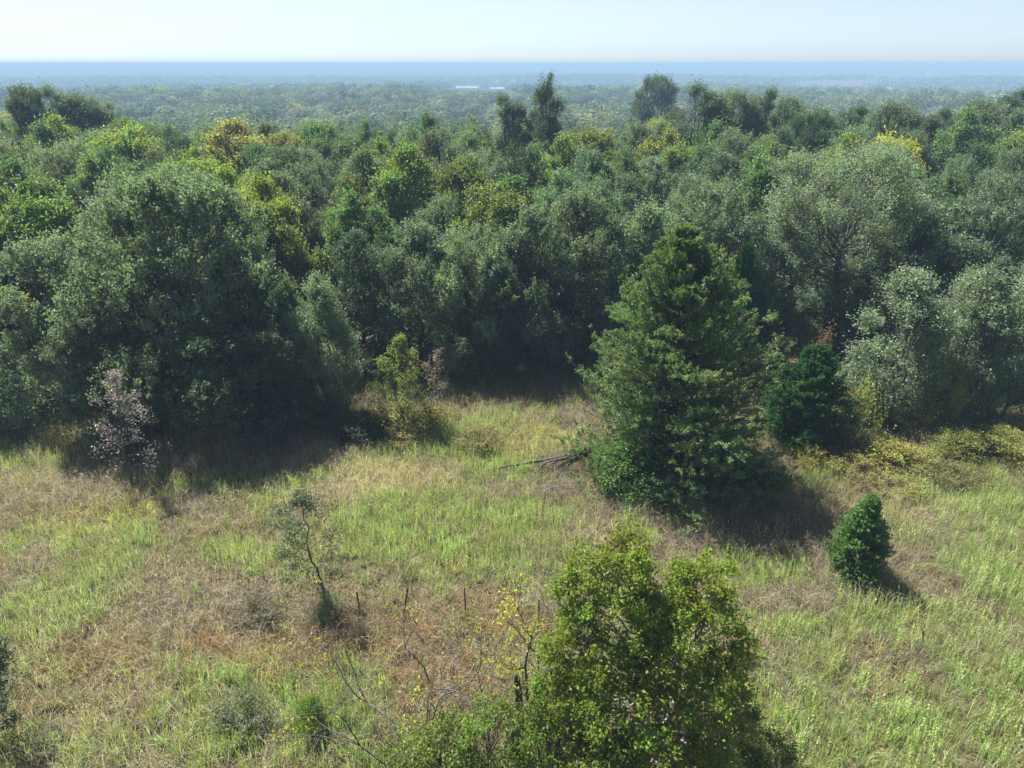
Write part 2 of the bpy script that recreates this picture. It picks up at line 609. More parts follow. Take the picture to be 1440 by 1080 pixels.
# ------------------------------------------------------------------ ground sheet
rings = np.concatenate([[0.0], np.geomspace(1.5, 9500, 210)])
NA = 288
ang = np.arange(NA) / NA * 2 * math.pi
gx = (rings[1:, None] * np.sin(ang)[None]).ravel()
gy = (rings[1:, None] * np.cos(ang)[None]).ravel()
gx, gy = np.concatenate([[0], gx]), np.concatenate([[0], gy])
idx = 1 + np.arange(210 * NA).reshape(210, NA)
qd = np.stack([idx[:-1], idx[1:], np.roll(idx[1:], -1, 1), np.roll(idx[:-1], -1, 1)], -1).reshape(-1, 4)
tr = np.stack([np.zeros(NA, int), idx[0], np.roll(idx[0], -1)], -1)
g = ob('ground', mk_mesh('ground', np.stack([gx, gy, terrain(gx, gy)], 1), qd, tr, smooth=True), ground_material())
g['kind'] = 'structure'

# wood edge in ground coordinates
_edge_px = [(-700, 600), (-200, 628), (0, 618), (230, 606), (420, 598), (490, 560), (640, 546), (840, 546), (900, 575), (1000, 585), (1120, 600), (1300, 602), (1440, 598), (1800, 590), (2200, 580)]
_edge = np.array([P(*p)[:2] for p in _edge_px])


def edge(x):
    return np.interp(x, _edge[:, 0], _edge[:, 1])


# ------------------------------------------------------------------ named trees along the clearing
WT = 'woodland_tree'
T = 'tree'
left_big = by_top(BIGOAK, WT, 'largest broad grey-green tree on the left side of the clearing, leafy to the ground', T, 215, 248, 36.5, 320, G['grey2'], rz=.4)
by_top(OAKS[1], WT, 'grey-green tree at the left frame edge beside the largest broad tree', T, 45, 345, 35.6, 190, G['grey2'], rz=2.0)
by_top(OAKS[2], WT, 'dark leafy tree joined to the right flank of the largest broad tree', T, 335, 330, 36.8, 150, G['grey'], rz=1.2)
by_top(OAKS[1], WT, 'low rounded tree in front of the largest broad tree, behind the dried leafed sapling', T, 130, 430, 34.0, 170, G['grey'], rz=4.4)
by_top(OAKS[2], WT, 'low dark spreading tree in shade, right of the dried leafed sapling', T, 310, 430, 33.4, 200, G['dark'], rz=3.3)
by_top(UPS[0], WT, 'small pale green upright tree standing right of the left tree mass', T, 447, 392, 36.2, 108, G['silver'], rz=.6)
by_top(OAKS[0], WT, 'dark tree in the shaded wall behind the yellow-green sapling, its left neighbour', T, 505, 330, 42.6, 150, G['dark'], rz=2.6)
by_top(OAKS[1], WT, 'grey-green tree directly behind the yellow-green sapling at the wood edge', T, 580, 318, 43.4, 165, G['grey'], rz=.3)
by_top(OAKS[2], WT, 'silvery leaved tree at the middle of the shaded woodland wall', T, 655, 318, 42.4, 150, G['silver'], rz=5.2)
by_top(OAKS[0], WT, 'dark green tree at the back of the small grassy inlet, left of the huge cedar', T, 745, 296, 43.6, 170, G['grey'], rz=4.1)
by_top(OAKS[1], WT, 'tall dark tree rising just behind the left flank of the huge cedar', T, 825, 275, 44.6, 180, G['grey'], rz=2.2)
by_top(UPS[1], WT, 'slender dark tree in the woodland wall between the silvery tree and the grassy inlet', T, 700, 375, 41.2, 95, G['dark'], rz=1.9)
by_top(OAKS[2], WT, 'cone-topped dark grey-green tree rising behind the right shoulder of the huge cedar', T, 1015, 262, 44.0, 200, G['grey'], rz=3.8)
by_top(OAKS[0], WT, 'dull green tree between the huge cedar and the tall vase-shaped tree', T, 1085, 345, 43.0, 140, G['grey'], rz=5.5)
by_top(VASE, WT, 'tall vase-shaped pale tree with bare forked trunk, right of the huge cedar', T, 1195, 206, 47.0, 250, G['silver'], rz=.9)
by_top(OAKS[1], WT, 'broad grey-green tree joining the right side of the vase-shaped tree', T, 1310, 292, 44.5, 190, G['grey'], rz=1.0)
by_top(OAKS[2], WT, 'tall pale tree at the right frame edge above the silvery pair', T, 1418, 248, 45.5, 180, G['grey2'], rz=2.9)
by_top(UPS[1], WT, 'silvery upright tree, left one of the pale pair at the right clearing edge', T, 1285, 392, 35.6, 165, G['silver'], rz=.2)
by_top(UPS[0], WT, 'silvery upright tree, right one of the pale pair at the right clearing edge', T, 1385, 382, 36.2, 150, G['silver'], rz=3.1)
by_top(UPS[1], WT, 'pale upright tree cut by the right frame edge beside the silvery pair', T, 1460, 395, 35.0, 120, G['silver'], rz=4.0)

# coloured trees among the wood
by_top(DENSE[0], WT, 'golden-orange rounded crown standing out in the wood on the left', T, 335, 178, 78, 150, G['gold'], rz=.5)
by_top(DENSE[1], WT, 'smaller golden-green crown leaning on the right of the golden-orange one', T, 402, 188, 79, 75, (.22, .21, .06), rz=3.5)
by_top(DENSE[1], WT, 'broad glossy yellow-green crown left of the golden-orange tree', T, 165, 180, 72, 150, G['lime'], rz=1.5)
by_top(DENSE[0], WT, 'bright yellow-green crown below the golden-orange tree', T, 275, 215, 68, 110, G['lime'], rz=2.5)
by_top(DENSE[1], WT, 'bright yellow-topped tree peeping over the tall vase-shaped tree', T, 1262, 192, 62, 115, G['yellow'], rz=3.5)
by_top(DENSE[0], WT, 'yellow-tinged tree in the middle right wood below the lone dark round tree', T, 935, 190, 76, 110, (.21, .22, .035), rz=4.5)
by_top(DENSE[1], WT, 'yellow-green crown on the middle skyline right of the dark spire-like tree', T, 830, 183, 79, 120, (.16, .18, .03), rz=5.5)
by_top(DENSE[0], WT, 'yellow-green crown under the pair of dark skyline trees in the centre', T, 668, 186, 80, 90, (.15, .17, .03), rz=.9)
by_top(DENSE[1], WT, 'fresh green rounded tree in the middle of the wood, left of centre', T, 560, 225, 62, 85, (.12, .17, .03), rz=1.9)
by_top(DENSE[0], WT, 'dark glossy green tree at the left frame edge above the grey-green tree', T, 20, 235, 50, 130, G['mid'], rz=2.9)
by_top(SPIRE, WT, 'dark spire-like tree, tallest on the middle skyline', T, 770, 110, 84, 58, G['dark'], rz=.1)
by_top(TALL[1], WT, 'dark rounded skyline tree left of the spire-like tree', T, 712, 136, 86, 85, G['dark'], rz=.7)
by_top(TALL[0], WT, 'lone hazy dark round tree standing above the valley, right of the spire-like tree', T, 925, 104, 165, 78, G['dark'], rz=1.7)
for i, (px, py, w) in enumerate([(30, 118, 60), (72, 124, 60), (110, 132, 58), (148, 146, 55)]):
    by_top(TALL[i % 2], WT, 'dark olive tree in the tall left skyline clump, its %s' % ['outermost tree', 'highest tree', 'third tree from the left edge', 'lowest tree at the right end'][i], T, px, py, 86 + i * 1.5, w * 1.35, G['grey'] if i % 2 else G['dark'], group='tall clump on the left skyline')
for i, (px, py, w) in enumerate([(988, 122, 75), (1038, 124, 60), (1080, 128, 55), (1112, 134, 48)]):
    by_top(TALL[(i + 1) % 2], WT, 'dark tree in the skyline row right of the lone hazy tree, its %s' % ['broad left end', 'second tree', 'third tree', 'small right end'][i], T, px, py, 83 + i * 1.5, w * 1.4, G['grey'] if i % 2 else G['dark'], group='row of dark skyline trees')
for i, (px, py, w) in enumerate([(1150, 150, 70), (1205, 152, 70), (1262, 140, 72), (1325, 156, 60), (1385, 138, 85), (1436, 128, 70)]):
    by_top(TALL[i % 2], WT, 'grey-green skyline tree on the right, %s' % ['left end of the row', 'second from the left of the row', 'above the yellow-topped tree', 'just right of the yellow-topped tree', 'broad one near the right end', 'tallest, cut by the right frame edge'][i], T, px, py, 78 + (i % 3) * 3, w * 1.35, G['dark'] if i % 2 else G['grey'], group='right skyline trees')

# ------------------------------------------------------------------ woodland fill, every tree its own object
KINDS = [
    ('lime', 'yellow-green', DENSE, .05), ('grey', 'grey-green', OAKS, .34), ('grey2', 'pale grey-green', OAKS, .16), ('mid', 'mid-green', DENSE, .16), ('dark', 'dark green', OAKS, .12),
    ('olive', 'olive green', DENSE, .12), ('silver', 'silvery upright', UPS, .06)]
rf = np.random.default_rng(5)
GAP = 5.1
spots = []
nfill = 0
for yy in np.arange(33, 108, GAP * .87):
    for xx in np.arange(-110, 110, GAP):
        x, y = xx + rf.uniform(-1.5, 1.5) + (GAP / 2 if int(yy / GAP) % 2 else 0), yy + rf.uniform(-1.5, 1.5)
        if y < edge(x) + 4.5: continue
        z = 8.
        px = 720 + x * F / depth(y, z)
        if px < -200 or px > 1640: continue
        if any((x - a) ** 2 + (y - b) ** 2 < (max(c, 1.6) * .75 + .9) ** 2 for a, b, c in OCC): continue
        spots.append((y + 8 * (px < 0 or px > 1440) + 40 * (px < -80 or px > 1520), x, y, px))
spots.sort()
BACK = spots[240:]
for _, x, y, px in spots[:240]:
    u, acc = rf.random(), 0
    for key, word, protos, pr in KINDS:
        acc += pr
        if u < acc: break
    hh = 10.3 + rf.normal(0, .75) + 1.6 * (fbm(x, y, 1 / 14., 4) - .5)
    hh += np.interp(y, [50, 62, 80, 100], [0, .5, .9, .6]) + np.interp(y, [52, 78], [0, 1]) * np.interp(px, [0, 160, 300, 880, 1040, 1440], [1.6, 1.0, 0, 0, 1.3, 1.7])
    if y < edge(x) + 7: hh -= .8
    w = rf.uniform(6.0, 8.4) * (.72 if protos is UPS else 1)
    c = np.array(G[key]) * rf.uniform(.8, 1.2, 1) * (1 + rf.normal(0, .05, 3))
    zone = 'left' if px < 480 else ('middle' if px < 960 else 'right')
    place(protos[rf.integers(len(protos))], WT, '%s tree crowded among its like inside the %s part of the wood' % (word, zone), T,
          x, y, hh, w, c, rz=rf.uniform(0, 6.28), group='%s trees filling the %s part of the wood' % (word, zone))
    nfill += 1
print('last', spots[239][2], 'back', len(BACK))
print('fill trees', nfill)

# ------------------------------------------------------------------ cedars
big_prof = ([0, .06, .15, .3, .45, .6, .75, .88, .96, 1], [3.6, 4.3, 4.6, 4.4, 4.1, 3.6, 2.8, 1.75, .9, .2])
b0 = P(950, 664)
btop = at(966, 322, b0[1])
BH = btop[2]
CED = gen_cedar(57, BH, big_prof, limbs=500, per_limb=18, per=42, leaf=(.125, .038), lean=btop[0] - b0[0], gaps=.06, trunk_r=.3, rough=.10)
place(CED, 'cedar_tree', 'huge cone-shaped green cedar standing alone in the clearing, right of centre', 'tree', b0[0], b0[1], BH, 10.4, G['cedar'], rz=0)
c0 = P(1128, 625)
ct = at(1125, 492, c0[1])
mid_prof = ([0, .1, .3, .6, .8, .93, 1], [.75, .95, 1, .88, .62, .3, .06])
RC = gen_cedar(52, 5, (mid_prof[0], [2.0 * a for a in mid_prof[1]]), limbs=230, per_limb=12, per=26, leaf=(.17, .05), gaps=.05, trunk_r=.13, rough=.1)
place(RC, 'cedar_tree', 'round dark green cedar tucked against the right side of the huge cedar', 'tree', c0[0], c0[1], ct[2], 4.3, (.04, .10, .028), rz=1)
s0 = at(1047, 345, 40.5)
place(CED, 'cedar_tree', 'narrow bright green cedar peeping out behind the right shoulder of the huge cedar', 'tree', s0[0], 40.5, s0[2], 3.6, (.04, .12, .028), rz=2)
j0 = P(1200, 815)
jt = at(1210, 706, j0[1])
jun_prof = ([0, .1, .28, .5, .7, .86, .95, 1], [.8, .97, 1, .82, .55, .29, .12, .02])
JUN = gen_cedar(53, jt[2], (jun_prof[0], [.98 * a for a in jun_prof[1]]), limbs=380, per_limb=11, per=24, leaf=(.13, .035), gaps=.03, trunk_r=.07, rough=.07, core=.42)
place(JUN, 'cedar_tree', 'small dense bright green young cedar alone in the grass, lower right', 'tree', j0[0], j0[1], jt[2], 1.9, G['juniper'], rz=0)
# ------------------------------------------------------------------ shrubs
SHR = [gen_tree(s, 2.2, .1, 1.5, 'mound', lobes=16, clumps=200, per=46, leaf=(.1, .055), lobe_r=.42, sig=(.1, .2), up=.6, trunk_r=.06, stems=4, mat=M_SHRUB) for s in (61, 62)]
SHT = gen_tree(63, 2.2, .1, 1.3, 'mound', lobes=18, clumps=150, per=34, leaf=(.1, .05), lobe_r=.4, sig=(.07, .3), up=1.2, trunk_r=.06, stems=5, mat=M_SHRUB)
SH = 'shrub'


def shrub(p, label, px, pyb, h, wpx, color, group=None, name=SH):
    q = P(px, pyb)
    w = wpx * depth(q[1], .5) / F
    return place(p, name, label, SH, q[0], q[1], h, w, np.array(color), group=group, crown='leaves', trunk='stems')


shrub(SHT, 'tall pale yellow-green shrub between the round cedar and the silvery pair', 1196, 632, 3.4, 80, (.22, .235, .075))
shrub(SHT, 'yellow leaved shrub under the left tree of the silvery pair', 1312, 608, 3.6, 55, (.23, .24, .05))
YB = [(1240, 658, 1.2, 110), (1205, 672, 1.0, 80), (1290, 668, 1.1, 90), (1140, 655, 1.0, 60), (1345, 650, 1.3, 90), (1400, 650, 1.4, 100), (1440, 668, 1.2, 90), (1260, 690, .8, 80), (1340, 682, .9, 90), (1180, 645, 1.3, 70)]
yl = ['widest yellow flecked bramble mound in front of the silvery pair', 'low yellow bramble mound left of the widest one', 'yellow bramble mound right of the widest one', 'small golden bramble at the shaded foot of the huge cedar',
      'olive bramble mound with upright sprays below the silvery pair', 'taller olive bramble mound near the right frame edge', 'pale bramble mound cut by the right frame edge', 'lowest yellow bramble patch in front of the widest mound',
      'thin brownish bramble spilling into the grass below the silvery pair', 'dark shaded bramble at the foot of the round cedar']
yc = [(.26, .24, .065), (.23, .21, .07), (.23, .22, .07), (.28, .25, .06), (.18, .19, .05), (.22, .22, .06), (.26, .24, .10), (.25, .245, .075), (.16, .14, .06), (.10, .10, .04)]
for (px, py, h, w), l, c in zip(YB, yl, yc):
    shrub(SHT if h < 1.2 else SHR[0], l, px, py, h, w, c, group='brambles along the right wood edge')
shrub(SHR[1], 'small sunlit yellow-green shrub at the right end of the left tree mass', 432, 598, 1.3, 60, (.14, .17, .03))
shrub(SHR[0], 'dark low shrub in shade left of the yellow-green sapling', 500, 618, 1.1, 100, (.055, .075, .03))  # leaf colour darkened to carry the shade at this spot
shrub(SHT, 'golden leaved bush around the foot of the yellow-green sapling', 570, 612, 1.6, 110, (.22, .20, .045))
shrub(SHT, 'brown and yellow twiggy bush right of the yellow-green sapling', 672, 628, 1.0, 75, (.2, .17, .07))
shrub(SHR[1], 'bright leaved vine mound spilling from the left foot of the huge cedar', 872, 684, 1.8, 125, (.085, .15, .03))
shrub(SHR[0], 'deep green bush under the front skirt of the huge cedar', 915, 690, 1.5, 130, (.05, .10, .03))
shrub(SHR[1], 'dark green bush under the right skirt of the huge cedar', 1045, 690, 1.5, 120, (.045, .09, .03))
shrub(SHT, 'grey-green weedy bush in the tall weeds of the lower left grass', 345, 1010, .95, 95, (.13, .15, .085))
shrub(SHR[0], 'small bright lime bush left of the bare branched tree', 440, 1022, 1.05, 62, (.15, .22, .025))
shrub(SHT, 'grey twiggy bush left of the thin leaning sapling', 362, 868, .9, 80, (.15, .14, .085))
shrub(SHT, 'grey brush in the lower left corner of the grass', 62, 1052, .45, 65, (.12, .11, .085))
shrub(SHT, 'small blue-green tuft at the foot of the thin leaning sapling', 464, 876, 1.2, 42, (.10, .15, .09))

# ------------------------------------------------------------------ foreground oak and its thicket
f0 = P(935, 1060)
FL = []
rng_o = np.random.default_rng(8)
for px, py, rp, do in [(832, 800, 48, .2), (878, 786, 44, .3), (800, 830, 30, .1), (850, 838, 42, -.1), (815, 875, 32, -.2), (962, 812, 36, .5), (1000, 806, 40, .5), (945, 850, 40, .0), (1000, 850, 46, -.1), (1025, 880, 38, .2),
                       (900, 885, 44, -.5), (955, 905, 52, -.7), (1015, 925, 46, -.5), (1045, 920, 28, .2), (850, 920, 42, -.6), (800, 945, 34, -.4), (905, 955, 52, -1.0), (980, 970, 52, -1.1), (1030, 985, 40, -.6), (850, 985, 46, -1.0),
                       (930, 1020, 52, -1.5), (1000, 1035, 48, -1.4), (860, 1050, 48, -1.5), (1045, 1050, 32, -.8), (805, 1010, 40, -.8), (920, 1090, 50, -1.8), (1010, 1095, 46, -1.6), (840, 1100, 44, -1.7),
                       (906, 812, 30, .3), (912, 842, 32, .1), (780, 905, 28, -.2), (772, 960, 30, -.5), (930, 880, 36, -.4),
                       (900, 850, 30, 1.2), (960, 860, 44, 1.3), (930, 930, 50, 1.0), (1000, 950, 44, 1.1), (870, 960, 44, .8)]:
    q = at(px, py, f0[1] + do)
    FL.append((q[0] - f0[0], q[1] - f0[1], max(q[2], .35), rp * depth(q[1], q[2]) / F * rng_o.uniform(.68, 1.0)))
FH = max(a[2] + a[3] for a in FL)
FOAK = gen_tree(71, FH, .3, 2.6, clumps=900, per=60, leaf=(.102, .068), sig=(.09, .13), up=.2, trunk_r=.17, stems=2, mat=M_THIN, explicit=FL, fill=.12, bark=M_GREY)
place(FOAK, 'oak_tree', 'leafy sunlit yellow-green tree filling the bottom of the picture, right of centre', 'tree', f0[0], f0[1], FH, 5.2, G['fore'], rz=0)
FS = [(620, 1120, 2.3, 150, (.15, .20, .05), 'green thicket bush at the bottom, under the bare branches'),
      (690, 1105, 2.5, 150, (.14, .21, .045), 'bright green thicket bush right of the bare branched tree'),
      (752, 1100, 2.4, 120, (.14, .20, .045), 'green thicket bush round the foot of the twin dead stems'),
      (560, 1130, 1.6, 120, (.13, .17, .05), 'low grey-green bush at the bottom, leftmost of the thicket'),
      (800, 1045, 2.9, 105, (.15, .19, .03), 'yellow-green bush between the broken snag and the sunlit foreground tree'),
      (1085, 1105, 1.5, 90, (.085, .13, .035), 'small dark bush at the lower right foot of the foreground tree'),
      (850, 1140, 2.3, 150, (.12, .17, .035), 'bush at the bottom edge in front of the foreground tree')]
FSH = [gen_tree(s_, 2.4, .1, 1.2, 'mound', lobes=24, clumps=120, per=32, leaf=(.085, .055), lobe_r=.27, sig=(.09, .14), up=.5, trunk_r=.06, stems=4, mat=M_THIN) for s_ in (75, 76)]
for px, py, h, w, c, l in FS:
    shrub(FSH[R.integers(2)], l, px, py, h * 1.22, w, c)


def bare_thing(name, label, cat, base, seed, stems, wood, leafmat=None, leafcol=None, parts=('trunk', 'leaves'), **kw):
    tb, lv = gen_bare(seed, stems, **kw)
    z = float(terrain(base[0], base[1]))
    e = thing(name, label, cat, (base[0], base[1], z))
    ob(parts[0], tb.mesh(parts[0]), wood, e)
    if lv is not None:
        ob(parts[1], mk_mesh(parts[1], lv, quads_for(len(lv) // 4)), leafmat, e, leafcol)
    return e


nb = P(600, 1100)
bare_thing('bare_tree', 'gnarled bare grey branches with few yellow leaves, left of the foreground thicket', 'tree', nb, 81,
           [((0, 0, -.1), (-.25, .25, 1), 2.5, 0.043), ((.3, .1, -.1), (.12, .4, 1), 2.2, 0.043), ((-.3, 0, -.1), (-.6, .1, 1), 2.1, 0.032), ((.55, 0, -.1), (.35, .3, 1), 1.8, 0.029), ((-.1, .2, -.1), (-.45, .4, 1), 2.7, 0.036), ((.2, .0, -.1), (-.05, .3, 1), 2.8, 0.036)],
           M_TWIG, M_THIN, (.34, .34, .03), depth_=4, nsub=(2, 3), gnarl=.36, ratio=.66, spread=.55, up=.1, leaves=(8, .07), leaf=(.09, .055), leaf_sig=.11, side_p=.4)
db = P(748, 1040)
bare_thing('bare_tree', 'twin upright dead grey stems with twiggy tops beside the broken snag', 'tree', db, 82,
           [((0, 0, -.1), (-.1, 0, 1), 3.1, .055), ((.08, .05, -.1), (.03, .05, 1), 3.0, .045)],
           M_TWIG, M_THIN, (.33, .34, .04), depth_=3, nsub=(2, 3), gnarl=.12, ratio=.42, spread=.5, up=.2, leaves=(8, .3), leaf=(.1, .06), leaf_sig=.12, side_p=.25)
db2 = P(690, 1050)
bare_thing('bare_tree', 'single thin dead stem in the thicket, left of the twin dead stems', 'tree', db2, 83,
           [((0, 0, -.1), (-.05, 0, 1), 2.1, .03)], M_TWIG, depth_=2, nsub=(1, 2), gnarl=.1, ratio=.5, spread=.35, up=.2, side_p=.2)
# broken snag
sb = P(752, 1020)
tb = Tubes()
D0 = sb[1]
pl = np.array([at(*q, D0) for q in [(744, 1030), (748, 990), (757, 968), (766, 948), (773, 943), (777, 952), (784, 957), (792, 953)]]) - np.array([sb[0], sb[1], 0])
tb.add(pl, [.13, .11, .09, .075, .07, .06, .06, .045], 8)
tb2 = Tubes()
pl2 = np.array([at(*q, D0 + .15) for q in [(733, 1030), (730, 985), (727, 955), (726, 948)]]) - np.array([sb[0], sb[1], 0])
tb2.add(pl2, [.13, .12, .10, .06], 8)
e = thing('tree_snag', 'thick broken brown snag with a crooked hooked limb beside the twin dead stems', 'snag', (sb[0], sb[1], 0))
ob('trunk', tb2.mesh('trunk'), M_BROWN, e)
ob('limb', tb.mesh('limb'), M_BROWN, e)

# sparse saplings in the clearing
def sapling(label, pxb, pyb, pxt, pyt, seed, wpx, prof, wood, lm, col, name='sapling', **kw):
    q = P(pxb, pyb)
    t = at(pxt, pyt, q[1])
    w = .5 * wpx * depth(q[1], t[2] * .5) / F
    tb, lv = gen_sapling(seed, t - np.array([q[0], q[1], 0]), kw.pop('r0', .05), (prof[0], [a * w for a in prof[1]]), **kw)
    e = thing(name, label, 'tree', (q[0], q[1], float(terrain(q[0], q[1]))))
    ob('trunk', tb.mesh('trunk'), wood, e)
    ob('leaves', mk_mesh('leaves', lv, quads_for(len(lv) // 4)), lm, e, col)
    return e


sapling('dried sapling with pinkish brown withered leaves in front of the left tree mass', 186, 688, 160, 522, 84, 118, ([0, .2, .4, .55, .8, 1], [.6, 1.15, 1.0, .95, .5, .12]),
        M_BARK, M_DRY, (.30, .265, .245), nb=24, t0=.22, el=(2, 50), per=7, sub=6, leaf=(.105, .06), sig=.1, r0=.058)
sapling('thin leaning sapling with sparse grey leaves in the open grass', 460, 848, 421, 697, 85, 125, ([0, .2, .4, .7, .9, 1], [.3, .7, 1.0, .85, .5, .2]),
        M_BARK, M_LEAF, (.10, .12, .075), nb=22, t0=.22, el=(5, 42), per=13, sub=6, leaf=(.085, .055), sig=.09, r0=.05)
sapling('sunlit yellow-green sapling with layered open branches at the grassy inlet', 568, 604, 561, 476, 86, 108, ([0, .15, .4, .6, .8, 1], [1.0, 1.1, .95, .75, .35, .1]),
        M_BARK, M_THIN, (.15, .19, .08), nb=38, t0=.06, el=(8, 48), per=15, sub=6, leaf=(.11, .06), sig=.11, r0=.07)
sapling('dead sapling with rusty withered leaves right of the yellow-green sapling', 604, 602, 612, 498, 87, 70, ([0, .3, .6, 1], [.8, 1.1, .9, .3]),
        M_GREY, M_DRY, (.22, .16, .13), nb=22, t0=.2, el=(15, 60), per=6, sub=5, leaf=(.09, .05), sig=.1, keep=.7, r0=.04)
sapling('sparse grey-green sapling cut by the left frame edge', -12, 1050, 0, 900, 95, 85, ([0, .3, .6, 1], [1.0, 1.1, .8, .2]),
        M_BARK, M_LEAF, (.10, .115, .075), nb=30, t0=.08, el=(10, 55), per=10, sub=5, leaf=(.09, .055), sig=.09, r0=.05)
# dead tree in the wood, grey twigs
g0 = at(228, 222, 58.0)
bare_thing('bare_tree', 'leafless grey-purple tree among the green crowns on the left', 'tree', (g0[0], 58.0), 88,
           [((0, 0, -.1), (0, 0, 1), g0[2] / 2.75, .14), ((.3, 0, -.1), (.1, -.1, 1), g0[2] / 3, .12)], M_GREY, depth_=5, nsub=(3, 3), gnarl=.15, ratio=.6, spread=.5, up=.3, side_p=.5, rmin=.012)
# rusty sumac spikes left of round cedar
q0 = P(1150, 600)
SHT2 = gen_tree(89, 3.6, 1.2, .9, 'upright', lobes=10, clumps=70, per=30, leaf=(.13, .05), lobe_r=.4, sig=(.06, .3), up=1.6, trunk_r=.05, stems=3, mat=M_DRY)
q1 = at(1140, 478, q0[1])
place(SHT2, SH, 'slender shrub with rusty autumn spikes behind the round cedar', SH, q0[0] - .2, q0[1] + .6, q1[2], 1.4, (.20, .14, .06), crown='leaves', trunk='stems')

# fallen tree -----------------------------------------------------------------------
ft = P(770, 668)
tb = Tubes()


def rel(px, py, z):
    return P(px, py, z) - np.array([ft[0], ft[1], 0])


rr_ = np.random.default_rng(3)
tb.add(np.array([rel(686, 661, .15), rel(722, 654, .3), rel(752, 649, .42), rel(778, 645, .55), rel(800, 640, .7), rel(832, 632, .85)]), [.03, .055, .08, .105, .14, .17], 8)
e = thing('fallen_tree', 'fallen dead tree with dark limbs lying left of the huge cedar', 'fallen tree', (ft[0], ft[1], 0))
ob('trunk', tb.mesh('trunk'), M_BROWN, e)
lims = [((826, 636, .75), (792, 645, .6), (767, 650, .45), (742, 676, .05), .115), ((826, 639, .6), (808, 645, .5), (792, 653, .3), (774, 664, .05), .13),
        ((800, 643, .62), (780, 649, .5), (762, 660, .25), (752, 690, .03), .065), ((822, 640, .5), (806, 650, .38), (790, 660, .2), (768, 686, .03), .07)]
for a, b, c, d, r_ in lims:
    tb = Tubes()
    tb.add(np.array([rel(*a), rel(*b), rel(*c), rel(*d)]), [r_, r_ * .8, r_ * .6, r_ * .3], 6)
    ob('limb', tb.mesh('limb'), M_BROWN if r_ > .058 else M_GREY, e)


def brush(label, px, py, w, h, seed, n, wood=M_GREY, flat=.5):
    rg = np.random.default_rng(seed)
    q = P(px, py)
    st = []
    for i in range(n):
        a = rg.uniform(0, 6.28)
        st.append(((rg.normal(0, w * .25), rg.normal(0, w * .2), .02), (math.cos(a), math.sin(a) * .6, flat * rg.uniform(.5, 1.5)), h * rg.uniform(.7, 1.2), .02))
    return bare_thing('brush_pile', label, 'brush', q, seed, st, wood, parts=('twigs', 'leaves'), depth_=3, nsub=(2, 3), gnarl=.2, ratio=.62, spread=.5, up=-.05, side_p=.4, rmin=.006)


brush('pale dead twig tangle at the shaded left side of the huge cedar', 806, 612, 1.8, .9, 91, 9)
brush('grey dead twig heap below the limbs of the fallen tree', 782, 690, 1.8, .55, 92, 12)
brush('grey dead twigs at the dark front foot of the huge cedar', 1075, 716, 2.4, .5, 93, 9)
brush('thin bare twigs rising left of the foreground tree top', 782, 880, .8, 1.0, 94, 6, flat=2.0)

# ------------------------------------------------------------------ fence posts
def post_mesh(h):
    v, q = [], []

    def bx(x0, x1, y0, y1, z0, z1):
        b = len(v)
        for z in (z0, z1):
            v.extend([(x0, y0, z), (x1, y0, z), (x1, y1, z), (x0, y1, z)])
        q.extend([(b, b + 3, b + 2, b + 1), (b + 4, b + 5, b + 6, b + 7), (b, b + 1, b + 5, b + 4), (b + 1, b + 2, b + 6, b + 5), (b + 2, b + 3, b + 7, b + 6), (b + 3, b, b + 4, b + 7)])
    bx(-.035, .035, -.012, .0, -.3, h)
    bx(-.01, .01, .0005, .05, -.3, h - .002)
    for k in range(int(h / .12)):
        bx(-.012, .012, -.024, -.0125, .15 + k * .12, .17 + k * .12)
    return mk_mesh('fence_post', np.array(v), np.array(q))


pm = post_mesh(1.35)
pm.materials.append(M_RUST)
posts = [(567, 866, .18, 'rusty fence post leaning slightly, second from the left of the old fence line'), (655, 868, 0, 'straight dark fence post in the grass right of the leaning one'),
         (506, 858, -.03, 'short fence post by the thin leaning sapling'), (757, 872, .02, 'fence post half hidden behind the left of the foreground tree top'),
         (1297, 913, -.22, 'lone fence post in the right grass below the small young cedar'), (1165, 905, -.02, 'fence post in the green weeds left of the lone right post')]
for i, (px, py, tl, l) in enumerate(posts):
    q = P(px, py)
    o = ob('fence_post', pm)
    o.location = (q[0], q[1], float(terrain(q[0], q[1])))
    o.rotation_euler = (R.normal(0, .02), tl, R.normal(0, .1))
    o.scale = (.75, .75, [1.0, 1.0, .7, .7, .55, .5][i])
    tag(o, l, 'fence post', 'old fence line across the clearing')

# ------------------------------------------------------------------ the grass of the clearing
rg = np.random.default_rng(17)


def in_field(n, xmax=50, y0=9, y1=50):
    """random ground points in and a little around the view, denser near"""
    x = rg.uniform(-xmax, xmax, n)
    y = rg.uniform(y0, y1, n)
    px = np.abs(x) * F / depth(y, 0)
    ok = (px < 930) & (y < edge(x) + 3.0)
    return x[ok], y[ok]


C_MAUVE, C_RED, C_STRAW, C_YEL, C_GREEN, C_LIME = (.30, .245, .21), (.32, .205, .125), (.48, .42, .28), (.42, .40, .16), (.255, .265, .135), (.35, .42, .165)
